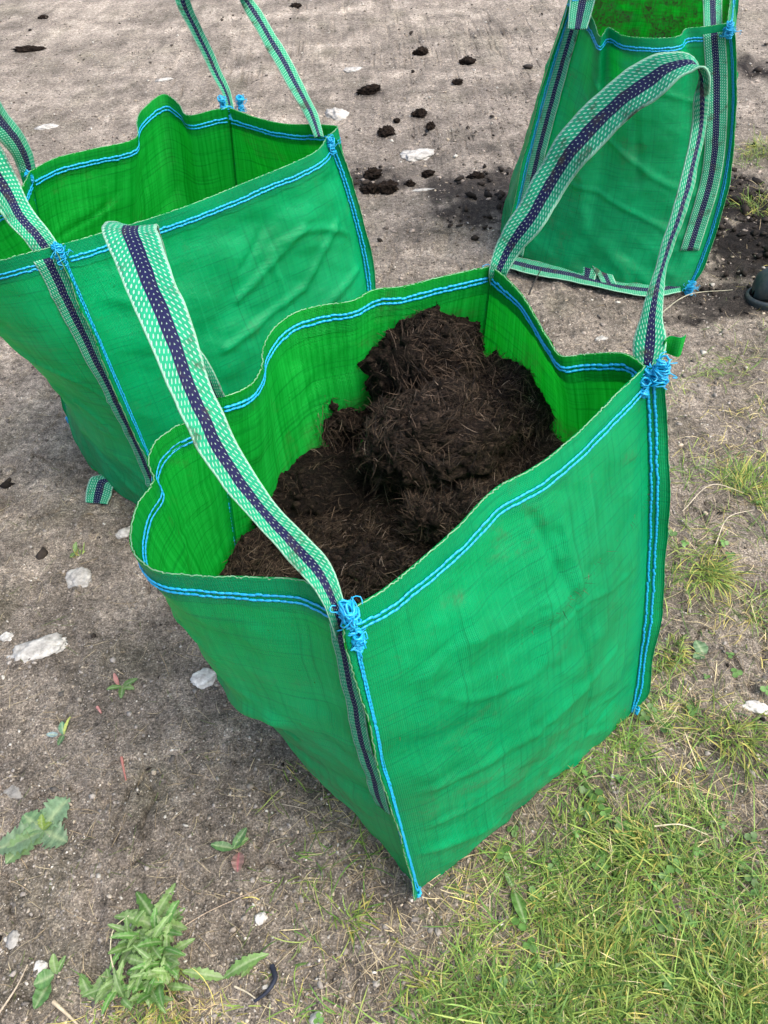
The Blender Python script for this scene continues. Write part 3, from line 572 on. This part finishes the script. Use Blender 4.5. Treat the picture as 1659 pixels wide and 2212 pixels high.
# peat crumbs
cx, cy = scatter(60000); pm = np.clip(blobs(cx, cy, PEATY), 0, 1)*(1+.8*fbm(cx*8, cy*8, 41, 3)); k = (rng.random(60000) < np.clip(pm-.28, 0, 1)*.85+.006) & outside(cx, cy); cx, cy = cx[k], cy[k]
rr = rng.gamma(2.0, .0035, len(cx)).clip(.002, .028)*(.35+.65*sstep(.8, 1.8, cy)); pz = ground_h(cx, cy)+rr*.3+.006*pm[k]
joined('peat_crumbs', np.stack([cx, cy, pz], -1), rr, np.tile([[.018, .014, .011]], (len(cx), 1))*rng.uniform(.5, 1.8, (len(cx), 1)), STONE, ICO1, 'black peat crumbs scattered over the soil around the bags', 'peat crumbs', 1)
# gravel
cx, cy = scatter(110000); k = outside(cx, cy) & (rng.random(110000) > .6*blobs(cx, cy, GRASSY)+.6*(blobs(cx, cy, PEATY) > .6)); cx, cy = cx[k], cy[k]; n = len(cx)
rr = (rng.gamma(1.1, .0010, n)+.0009).clip(.0007, .009)*(.75+.5*sstep(1.0, 3.0, cy)); pal = np.array([[.46, .43, .37], [.31, .27, .215], [.21, .18, .145], [.36, .30, .22], [.10, .085, .07]]); cc = pal[rng.choice(5, n, p=[.13, .22, .30, .10, .25])]*rng.uniform(.7, 1.25, (n, 1))
joined('gravel', np.stack([cx, cy, ground_h(cx, cy)+rr*.2], -1), rr, cc, STONE, ICO1, 'fine pale gravel and grit trodden into the soil', 'gravel', 2)
# soil clods small
cx, cy = scatter(52000, 4.5); k = outside(cx, cy); cx, cy = cx[k], cy[k]; n = len(cx); rr = rng.gamma(1.3, .0013, n).clip(.0008, .0075)*(.8+.7*sstep(1.0, 3.0, cy))
far_ = sstep(1.3, 2.6, cy-.1*cx)[:, None]; cc = (np.array([[.24, .215, .185]])*(1-far_)+np.array([[.25, .21, .175]])*far_)*rng.uniform(.35, 1.35, (n, 1))
joined('soil_crumbs', np.stack([cx, cy, ground_h(cx, cy)+rr*.1], -1), rr, cc, STONE, ICO1, 'crumbs of dry brown soil lying on the trodden ground', 'soil crumbs', 3)
# pale stones, each its own
G3 = 'pale chalk stones on the soil'
for k, (px, py, rx, ry, h, rot, colr, lab) in enumerate([
    (88, 1405, .070, .036, .016, .35, .52, 'largest flat white chalk stone, left of the full bag'), (172, 1250, .028, .034, .012, .5, .42, 'pale stone with a green sprig beneath it'), (440, 1468, .028, .022, .014, 0, .62, 'white angular stone close to the left foot of the full bag'),
    (268, 1150, .022, .016, .010, .3, .5, 'small white stone beside the curled rim of the full bag'), (902, 335, .075, .06, .020, .1, .46, 'broad cream stone on the dark soil between the bags'), (725, 250, .055, .07, .05, .6, .50, 'light grey stone showing behind the slack bag corner'),
    (763, 150, .055, .035, .015, .2, .42, 'pale stone level with the slack bag handle'), (100, 275, .055, .028, .012, .2, .46, 'pale flat stone behind the slack bag at far left'), (355, 175, .05, .02, .010, .2, .40, 'thin pale stone between the handles'),
    (86, 2092, .012, .013, .008, 0, .62, 'round white pebble beside the sprig with two round leaves'), (28, 2030, .013, .016, .008, .4, .35, 'buff pebble at the lower left edge'), (1632, 1527, .026, .014, .012, -.3, .55, 'white stone in the grass at the right edge'),
    (685, 2305-100, .013, .010, .006, .3, .5, 'small white pebble near the bottom edge'), (565, 1985, .012, .010, .007, .5, .6, 'white pebble right of the leafy weed'), (15, 1378, .016, .012, .008, 0, .55, 'small white stone left of the largest one'), (1300, 730, .02, .014, .01, 0, .42, 'pale pebble in the gap behind the full bag'),
    (30, 1710, .022, .03, .012, .3, .26, 'tan stone above the broad grey green leaves'), (915, 412, .05, .012, .008, 0, .45, 'sliver of pale stone among the peat crumbs')]):
    p = GP(px, py); v, f = ICO4; rad = 1+.45*n3(v, 1.7, 900+k*5, 3)+.30*n3(v, 4.5, 911+k, 4, .65); d = v*rad[:, None]; d = d*np.array([rx, ry, h])*[1, 1, .8]
    ca, sa = math.cos(rot), math.sin(rot); d = np.stack([d[:, 0]*ca-d[:, 1]*sa, d[:, 0]*sa+d[:, 1]*ca, d[:, 2]], -1)+p-np.array([0, 0, h*.05])
    cc = np.array([[1, .955, .86]])*colr*.80*(1+.55*n3(v, 3, k, 4))[:, None]
    tag(obj('stone', d, f, STONE, None, col=cc), lab, 'stone', G3)
# ------------------------------------------------------------------ grass
def blades(x, y, ln, wd, col, lean, name, label, cat, kind='stuff', group=None):
    n = len(x); a = rng.uniform(0, 2*math.pi, n); el = np.clip(rng.normal(lean, .35, n), .05, 1.45)
    D = np.stack([np.cos(a)*np.cos(el), np.sin(a)*np.cos(el), np.sin(el)], -1); P0 = np.stack([x, y, ground_h(x, y)-.001], -1)
    V, Fc, cc = strips(P0, D, ln, wd, col, 5, np.clip(rng.normal(.35, .25, n), 0, .9), .45)
    V[:, 2] = np.maximum(V[:, 2], ground_h(V[:, 0], V[:, 1])+.0008)
    o = obj(name, V, Fc, GRASS, None, col=cc, smooth=False); return tag(o, label, cat, group, kind)
pal = np.array([[.10, .20, .04], [.19, .30, .06], [.30, .38, .09], [.50, .44, .12], [.62, .52, .30], [.40, .30, .17]])
N0 = 290000; cx, cy = scatter(N0, 3.6); dens = np.clip(blobs(cx, cy, GRASSY), 0, 1); cl = fbm(cx*9, cy*9, 141, 3); cl2 = fbm(cx*3, cy*3, 151, 2); dens = dens*(1-blobs(cx, cy, [(1085, 1955, .06, .05, .95), (1130, 2060, .05, .05, .9), (1330, 1700, .07, .06, .8), (1440, 1380, .06, .06, .7), (1560, 1480, .09, .09, .8), (950, 2030, .07, .05, .8), (1620, 1920, .05, .05, .6), (1240, 1920, .05, .04, .6), (800, 2100, .08, .05, .8)]))
pr = np.clip(dens*1.1-.12, 0, 1)*np.clip(.50+2.4*cl+.9*fbm(cx*4, cy*4, 161, 2), .04, 1.3)
k = (rng.random(N0) < pr*.62) & outside(cx, cy); cx, cy, cl, cl2, dens = cx[k], cy[k], cl[k], cl2[k], dens[k]; n = len(cx)
gm = np.clip(.28+1.5*cl2+1.0*cl, .06, .85); isg = rng.random(n) < gm; ci = np.where(isg, rng.choice(3, n, p=[.34, .40, .26]), 3+rng.choice(3, n, p=[.42, .36, .22]))
blades(cx, cy, (rng.gamma(5, .0085, n)*(1+.5*sstep(.2, .8, dens+cl2))).clip(.012, .12)*np.where(isg, 1, .8), rng.uniform(.0011, .0024, n)*np.where(isg, 1, .75), pal[ci]*rng.uniform(.6, 1.45, (n, 1)), .55, 'grass', 'patchy green and yellow grass on the right of the full bag', 'grass')
print('blades', n)
# thin straw litter and stray blades everywhere
cx, cy = scatter(60000, 3.2); dn = .22+2.6*blobs(cx, cy, GRASSY); k = (rng.random(60000) < dn*.5) & outside(cx, cy); cx, cy = cx[k], cy[k]; n = len(cx)
pal2 = np.array([[.50, .42, .27], [.36, .28, .17], [.16, .13, .09], [.12, .16, .05]])
blades(cx, cy, rng.gamma(3, .011, n).clip(.008, .09), rng.uniform(.0006, .0015, n), pal2[rng.choice(4, n, p=[.3, .3, .25, .15])], .06, 'straw_litter', 'bits of dry straw and dead grass lying on the soil', 'straw litter')
# tufts that stand out
def tuft(px, py, r, n, ln, lab, pals=(0, 1, 2), name='grass_tuft', gp='grass tufts'):
    p = GP(px, py); n = int(n*.75); pals = (0, 1, 2, 2, 3); a = rng.uniform(0, 6.283, n); q = r*1.25*np.sqrt(rng.random(n))*(1+.5*np.sin(a*3+px)); x = p[0]+np.cos(a)*q; y = p[1]+np.sin(a)*q
    el = np.clip(rng.normal(.85, .3, n), .2, 1.5); cb = rng.uniform(0, 6.28); vx = np.cos(a)*.45+math.cos(cb)*.6+rng.normal(0, .5, n); vy = np.sin(a)*.45+math.sin(cb)*.6+rng.normal(0, .5, n); aa = np.arctan2(vy, vx); D = np.stack([np.cos(aa)*np.cos(el), np.sin(aa)*np.cos(el), np.sin(el)], -1)
    V, Fc, cc = strips(np.stack([x, y, ground_h(x, y)-.001], -1), D, rng.uniform(.5, 1.1, n)*ln, rng.uniform(.0013, .0028, n), pal[rng.choice(pals, n)]*rng.uniform(.75, 1.25, (n, 1)), 5, rng.uniform(.1, .7, n), .35)
    V[:, 2] = np.maximum(V[:, 2], ground_h(V[:, 0], V[:, 1])+.0008)
    tag(obj(name, V, Fc, GRASS, None, col=cc, smooth=False), lab, 'grass tuft', gp)
for a in [(1530, 1240, .035, 260, .095, 'spiky green grass tuft right of the full bag, below its seam bulge'), (1620, 1060, .05, 260, .09, 'grass tuft at the right edge above the spiky one'), (1395, 1850, .05, 330, .08, 'dense green tuft below the lowest right seam of the full bag'),
          (1590, 1590, .05, 280, .085, 'green tuft near the white stone in the grass'), (1300, 2090, .05, 330, .085, 'long bladed tuft near the bottom edge of the grass'), (1560, 2130, .06, 330, .09, 'lush tuft in the lower right corner'), (1180, 1960, .03, 120, .06, 'small tuft beside the bare patch by the front corner'),
          (1250, 1790, .03, 150, .05, 'yellowish tuft against the bottom edge of the full bag'), (760, 1990, .02, 70, .06, 'thin tuft between the leafy weed and the front corner'), (900, 2120, .02, 70, .06, 'thin tuft below the front corner of the full bag'), (170, 1200, .008, 16, .03, 'tiny green sprig between two pale stones'),
          (1650, 330, .06, 260, .10, 'grass tuft at the right edge beside the back bag'), (1640, 450, .06, 200, .09, 'lower grass tuft at the right edge beside the back bag'), (1450, 1420, .03, 160, .05, 'yellow tuft beside the bottom right corner of the full bag'), (350, 2150, .03, 110, .05, 'grassy fringe below the big leafy weed')]:
    tuft(*a)
# ------------------------------------------------------------------ leafy weeds
def leafmesh(L, W, lobes, curl, up, seed, fold=.25, tip=.9, col=(.10, .20, .05), col2=(.25, .32, .15)):
    nl, nw = 30, 7; t = np.linspace(0, 1, nl); prof = np.sin(np.pi*np.clip(t, 0, 1)**tip)**.8*W/2+.0012
    if lobes: prof = prof*(1.12-.42*((t*lobes*1.6+seed*.37) % 1.0)+.10*vnoise(t*30, t*0, seed))
    x = np.linspace(-1, 1, nw); r = np.random.default_rng(seed)
    ang = up-curl*t; dx = np.r_[0, np.cumsum(np.cos(ang[:-1]))]*L/nl; dz = np.r_[0, np.cumsum(np.sin(ang[:-1]))]*L/nl
    side = .15*L*np.sin(t*1.6)*r.uniform(-1, 1)
    V = np.zeros((nl, nw, 3)); V[..., 0] = dx[:, None]; V[..., 1] = x[None]*prof[:, None]+side[:, None]
    V[..., 2] = dz[:, None]+fold*np.abs(x)[None]*prof[:, None]+.10*prof[:, None]*np.sin(t*22+seed)[:, None]*np.abs(x)[None]
    rib = np.exp(-(x/.18)**2)[None, :, None]*.6; vein = (.5+.5*np.sin(t[:, None]*60+np.abs(x)[None]*4))[..., None]*.12
    c = np.array(col)*(1-rib)+np.array(col2)*rib; c = c*(1+vein)*r.uniform(.8, 1.2); c = np.broadcast_to(c, V.shape)
    return V.reshape(-1, 3), gridf(nl, nw), np.array(c).reshape(-1, 3)
def weed(name, px, py, specs, label, cat, group=None):
    p = GP(px, py); e = thing(name, tuple(p), label, cat, group)
    for k, (az, L, W, lobes, curl, up, col, col2, ox, oy, oz) in enumerate(specs):
        V, Fc, c = leafmesh(L, W, lobes, curl, up, k*13+int(px), col=col, col2=col2); ca, sa = math.cos(az), math.sin(az)
        V = np.stack([V[:, 0]*ca-V[:, 1]*sa+ox, V[:, 0]*sa+V[:, 1]*ca+oy, V[:, 2]+oz], -1)
        V[:, 2] = np.maximum(V[:, 2], ground_h(V[:, 0]+p[0], V[:, 1]+p[1])-p[2]+.0015)
        link('leaf', mesh('leaf', V, Fc, LEAF, col=c), e)
D2R = math.pi/180; gA, gB = (.12, .22, .06), (.36, .44, .24); gC = (.18, .29, .09)
sp = []
rr_ = random.Random(4)
for az in (95, 60, 125, 75, 150, 35, 168, 15, 190, -5, 110, 48, 215, 240, 265, 285, 310, 335): sp.append((az*D2R+rr_.uniform(-.2, .2), rr_.uniform(.05, .085), rr_.uniform(.014, .024), rr_.choice([3, 4, 5]), rr_.uniform(.5, 1.2), rr_.uniform(.2, .7), (gA, gC, (.07, .16, .03))[rr_.randrange(3)], gB, rr_.uniform(-.008, .008), rr_.uniform(-.01, .01), 0))
for k in range(95): sp.append((rr_.uniform(0, 6.28), rr_.uniform(.03, .065), rr_.uniform(.006, .014), rr_.choice([4, 5, 6]), rr_.uniform(.4, 1.2), rr_.uniform(.5, 1.2), (gA, gC, (.10, .24, .05))[rr_.randrange(3)], gB, rr_.uniform(-.05, .05), rr_.uniform(-.11, .0), rr_.uniform(0, .02)))
weed('leafy_weed', 335, 2010, sp, 'large leafy green weed with toothed leaves at the lower left', 'weed')
weed('leafy_weed', 485, 2115, [(170*D2R, .075, .018, 4, .6, .5, gC, gB, 0, 0, 0), (15*D2R, .09, .020, 5, .9, .6, gA, gB, 0, 0, 0), (30*D2R, .05, .014, 4, .7, .6, gC, gB, .03, 0, 0)], 'low trailing weed reaching right from the big leafy weed', 'weed')
weed('leafy_weed', 200, 2160, [(10*D2R, .07, .018, 5, .6, .5, gC, gB, 0, 0, 0), (120*D2R, .05, .018, 4, .7, .5, gA, gB, 0, 0, 0), (60*D2R, .05, .014, 4, .8, .5, gC, gB, 0, 0, 0)], 'low weed with lobed leaves below the big leafy weed', 'weed')
gg, gg2 = (.15, .24, .13), (.34, .42, .22)
weed('broad_leaf_weed', 98, 1797, [(50*D2R, .075, .060, 4, .5, .25, gg, gg2, 0, 0, 0), (-20*D2R, .060, .055, 4, .4, .2, gg, gg2, 0, 0, 0), (140*D2R, .060, .050, 4, .4, .25, (.11, .20, .09), gg2, 0, 0, 0), (195*D2R, .095, .055, 5, .3, .2, gg, gg2, 0, 0, 0), (235*D2R, .085, .050, 4, .4, .2, (.12, .20, .08), gg2, 0, 0, 0), (95*D2R, .030, .014, 3, .6, .7, (.20, .30, .05), gg2, 0, 0, .004), (10*D2R, .025, .012, 3, .6, .8, (.20, .30, .05), gg2, 0, 0, .004)], 'broad grey green rosette of crumpled leaves at the left edge', 'weed')
weed('young_weed', 118, 2105, [(200*D2R, .035, .028, 0, .4, .4, (.09, .19, .06), gB, 0, 0, 0), (250*D2R, .045, .026, 0, .4, .4, (.08, .18, .05), gB, -.005, -.012, 0), (95*D2R, .035, .014, 0, .5, .8, gC, gB, .004, 0, 0), (60*D2R, .035, .009, 0, .5, .8, gA, gB, .004, 0, 0)], 'small sprig with two round leaves near the lower left edge', 'weed')
weed('young_weed', 505, 1835, [(165*D2R, .045, .016, 0, .6, .6, (.08, .17, .06), gB, 0, 0, 0), (60*D2R, .045, .016, 0, .6, .5, (.07, .15, .05), gB, 0, 0, 0), (20*D2R, .035, .012, 0, .6, .5, gA, gB, 0, 0, 0), (275*D2R, .04, .022, 0, .5, .4, (.20, .12, .10), (.42, .10, .12), .012, -.008, 0)], 'small weed with one red veined leaf left of the front corner', 'weed')
weed('young_weed', 265, 1485, [(25*D2R, .04, .013, 0, .6, .5, gA, gB, 0, 0, 0), (335*D2R, .035, .012, 0, .6, .5, gC, gB, 0, 0, 0), (200*D2R, .035, .010, 0, .6, .5, gA, gB, 0, 0, 0), (110*D2R, .03, .007, 0, .4, .9, (.34, .15, .13), (.38, .2, .17), -.01, .005, 0), (270*D2R, .035, .012, 0, .6, .5, gA, gB, 0, 0, 0)], 'tiny green weed with a pink tip left of the full bag', 'weed')
weed('young_weed', 140, 1590, [(100*D2R, .03, .014, 0, .5, .6, (.10, .22, .12), gB, 0, 0, 0), (170*D2R, .025, .010, 0, .5, .5, (.22, .30, .30), gB, -.012, 0, 0), (260*D2R, .03, .010, 0, .5, .5, (.10, .20, .08), gB, 0, 0, 0), (60*D2R, .04, .005, 0, .5, .7, (.35, .38, .08), gB, 0, 0, 0)], 'pale seedling with a yellow stem at the left edge', 'weed')
weed('young_weed', 163, 1195, [(80*D2R, .03, .010, 0, .5, .7, gC, gB, 0, 0, 0), (250*D2R, .025, .010, 0, .5, .5, gA, gB, 0, 0, 0)], 'two leaved seedling above the pale stone', 'weed')
weed('young_weed', 1165, 2125, [(170*D2R, .05, .022, 0, .4, .4, (.10, .20, .06), gB, 0, 0, 0), (40*D2R, .05, .014, 0, .4, .5, gA, gB, 0, 0, 0)], 'broad dark leaf lying in the grass near the bottom edge', 'weed')
weed('young_weed', 1108, 1920, [(280*D2R, .07, .020, 0, .5, .5, (.09, .19, .04), gB, 0, 0, 0), (120*D2R, .03, .010, 0, .5, .5, gA, gB, 0, 0, 0)], 'long plantain leaf beside the bare patch in the grass', 'weed')
weed('young_weed', 1520, 1420, [(100*D2R, .04, .030, 0, .4, .4, (.12, .22, .10), gB, 0, 0, 0), (200*D2R, .03, .020, 0, .4, .4, (.10, .2, .08), gB, 0, 0, 0)], 'round leaved seedling among the yellow grass at right', 'weed')
# clover leaves through the grass
cx, cy = scatter(4500, 2.2); k = (rng.random(4500) < np.clip(blobs(cx, cy, GRASSY)-.3, 0, 1)*np.clip(fbm(cx*5, cy*5, 171, 3)+.3, 0, 1)) & outside(cx, cy); cx, cy = cx[k], cy[k]
Vs, Fs, Cs, o = [], [], [], 0
for x, y in zip(cx, cy):
    z = gz(x, y)+rng.uniform(.004, .018); a0 = rng.uniform(0, 6.28); r = rng.uniform(.004, .009); cc = np.array([.10, .20, .05])*rng.uniform(.7, 1.6)
    for j in range(3):
        a = a0+j*2.094; t = np.linspace(0, 2*math.pi, 7)[:-1]; c0 = np.array([x+math.cos(a)*r, y+math.sin(a)*r, z]); tl = rng.normal(0, .25, 2)
        ring = np.stack([c0[0]+np.cos(t)*r*.95, c0[1]+np.sin(t)*r*.95, z+(np.cos(t)*tl[0]+np.sin(t)*tl[1])*r], -1); Vs.append(np.vstack([ring, c0-[0, 0, r*.2]])); Fs.append(np.array([[i, (i+1) % 6, 6] for i in range(6)])+o); Cs.append(np.tile(cc, (7, 1))); o += 7
tag(obj('clover', np.concatenate(Vs), np.concatenate(Fs), LEAF, None, col=np.concatenate(Cs)), 'small clover leaves mixed through the grass', 'clover', None, 'stuff')
# sticks and stems that stand out
def stick(pts, r, col, name, lab, cat='stick', grp='dry stems and twigs on the ground'):
    q = crom([GP(a, b)+np.array([0, 0, h]) for a, b, h in pts], 24); V, Fc = tube(q, r, 6, np.linspace(1, .5, 24)); tag(obj(name, V, Fc, STRAW, None, col=np.tile([col], (len(V), 1))), lab, cat, grp)
stick([(0, 2195, .004), (40, 2130, .006), (62, 2085, .004)], .0022, (.36, .30, .22), 'dry_stem', 'straight dry stem at the lower left edge')
stick([(118, 2165, .005), (145, 2190, .006), (170, 2215, .004)], .0038, (.42, .35, .24), 'dry_stem', 'thick pale stalk at the bottom left edge')
stick([(375, 2345-100-220, .01), (440, 1985, .012), (520, 1945, .008), (600, 1905, .005)], .0012, (.34, .26, .18), 'dry_stem', 'long thin dry stem right of the leafy weed')
stick([(255, 2105, .02), (248, 2060, .03), (262, 2015, .035), (290, 1990, .03)], .0016, (.50, .46, .30), 'dry_stem', 'arched pale stem over the leafy weed')
stick([(610, 1740, .004), (660, 1755, .008), (695, 1775, .004)], .0011, (.36, .30, .22), 'dry_stem', 'short dry stem left of the front corner')
stick([(1405, 700, .01), (1480, 655, .03), (1580, 635, .01)], .0022, (.36, .34, .24), 'dry_stem', 'curved dry stalk on dark soil near the boot')
stick([(1142, 640, .002), (1152, 622, .02), (1168, 600, .04)], .003, (.03, .028, .025), 'twig', 'short dark twig by the back bag base strap')
stick([(590, 2090, .006), (598, 2120, .010), (580, 2150, .010), (553, 2168, .006)], .0050, (.018, .022, .035), 'dark_stem', 'dark curled shrivelled leaf near the bottom edge')
stick([(510, 2135, .008), (540, 2150, .008), (556, 2162, .006)], .0020, (.48, .42, .30), 'dry_stem', 'pale stalk joined to the dark shrivelled leaf')
stick([(1470, 1115, .01), (1530, 1075, .03), (1600, 1080, .02)], .0016, (.44, .38, .28), 'dry_stem', 'pale dry stem at the right above the spiky tuft')
stick([(1540, 1190, .008), (1570, 1130, .02), (1625, 1110, .01)], .0016, (.44, .38, .28), 'dry_stem', 'second pale dry stem above the spiky tuft')
stick([(1405, 1800, .03), (1460, 1798, .035), (1520, 1815, .02)], .0016, (.50, .44, .30), 'dry_stem', 'pale bent stem in the grass below the lowest seam')
stick([(265, 1640, .003), (275, 1690, .003)], .0035, (.36, .15, .12), 'petal', 'coral red scrap lying on the soil at left', 'petal', 'fallen petals and scraps')
stick([(212, 1530, .003), (220, 1542, .003)], .0040, (.36, .17, .15), 'petal', 'pink scrap near the tiny weed', 'petal', 'fallen petals and scraps')
# ------------------------------------------------------------------ boot, only its toe comes into the picture
bc = P(1638, 625, .05); bt = thing('boot', (bc[0]+.12, bc[1], 0), 'dark grey rubber boot whose toe enters at the right edge', 'boot')
def section(x, w, h, z0, n=20):
    t = np.linspace(0, 2*math.pi, n, endpoint=False); return np.stack([np.full(n, x), np.cos(t)*w, z0+h/2+np.sin(t)*h/2], -1)
bx0 = bc[0]-.012; secs = []
for x, w_, h in ((0, .005, .03), (.007, .038, .062), (.02, .056, .086), (.05, .070, .102), (.09, .072, .11), (.13, .066, .12), (.17, .055, .14), (.20, .052, .17)): secs.append(section(bx0+x, w_, h, .018)+np.array([0, bc[1], 0]))
for z in (.19, .25, .32, .38):
    t = np.linspace(0, 2*math.pi, 20, endpoint=False); secs.append(np.stack([bx0+.235-np.sin(t)*.052-.01, bc[1]+np.cos(t)*.052, np.full(20, z)+np.sin(t)*.01*(z < .2)], -1))
V = np.concatenate(secs); obj('boot_upper', V, gridf(len(secs), 20, True), RUB, bt)
t = np.linspace(0, 2*math.pi, 48, endpoint=False); lx = np.where(np.cos(t) < 0, np.abs(np.cos(t))**.8*-1, np.cos(t)); sx = bx0+.135+lx*.148; sy = bc[1]+np.sin(t)*(.074+.006*-lx)
sole = np.concatenate([np.stack([sx, sy, np.full(48, z)], -1)*1 if k_ == 0 else np.stack([bx0+.135+lx*(.148+k_), bc[1]+np.sin(t)*(.074+k_), np.full(48, z)], -1) for z, k_ in ((.002, 0), (.018, .006), (.026, .006), (.030, -.002))]); sole = np.vstack([sole, [[bx0+.135, bc[1], .002]]])
obj('boot_sole', sole[:-1], gridf(4, 48, True), RUB, bt)
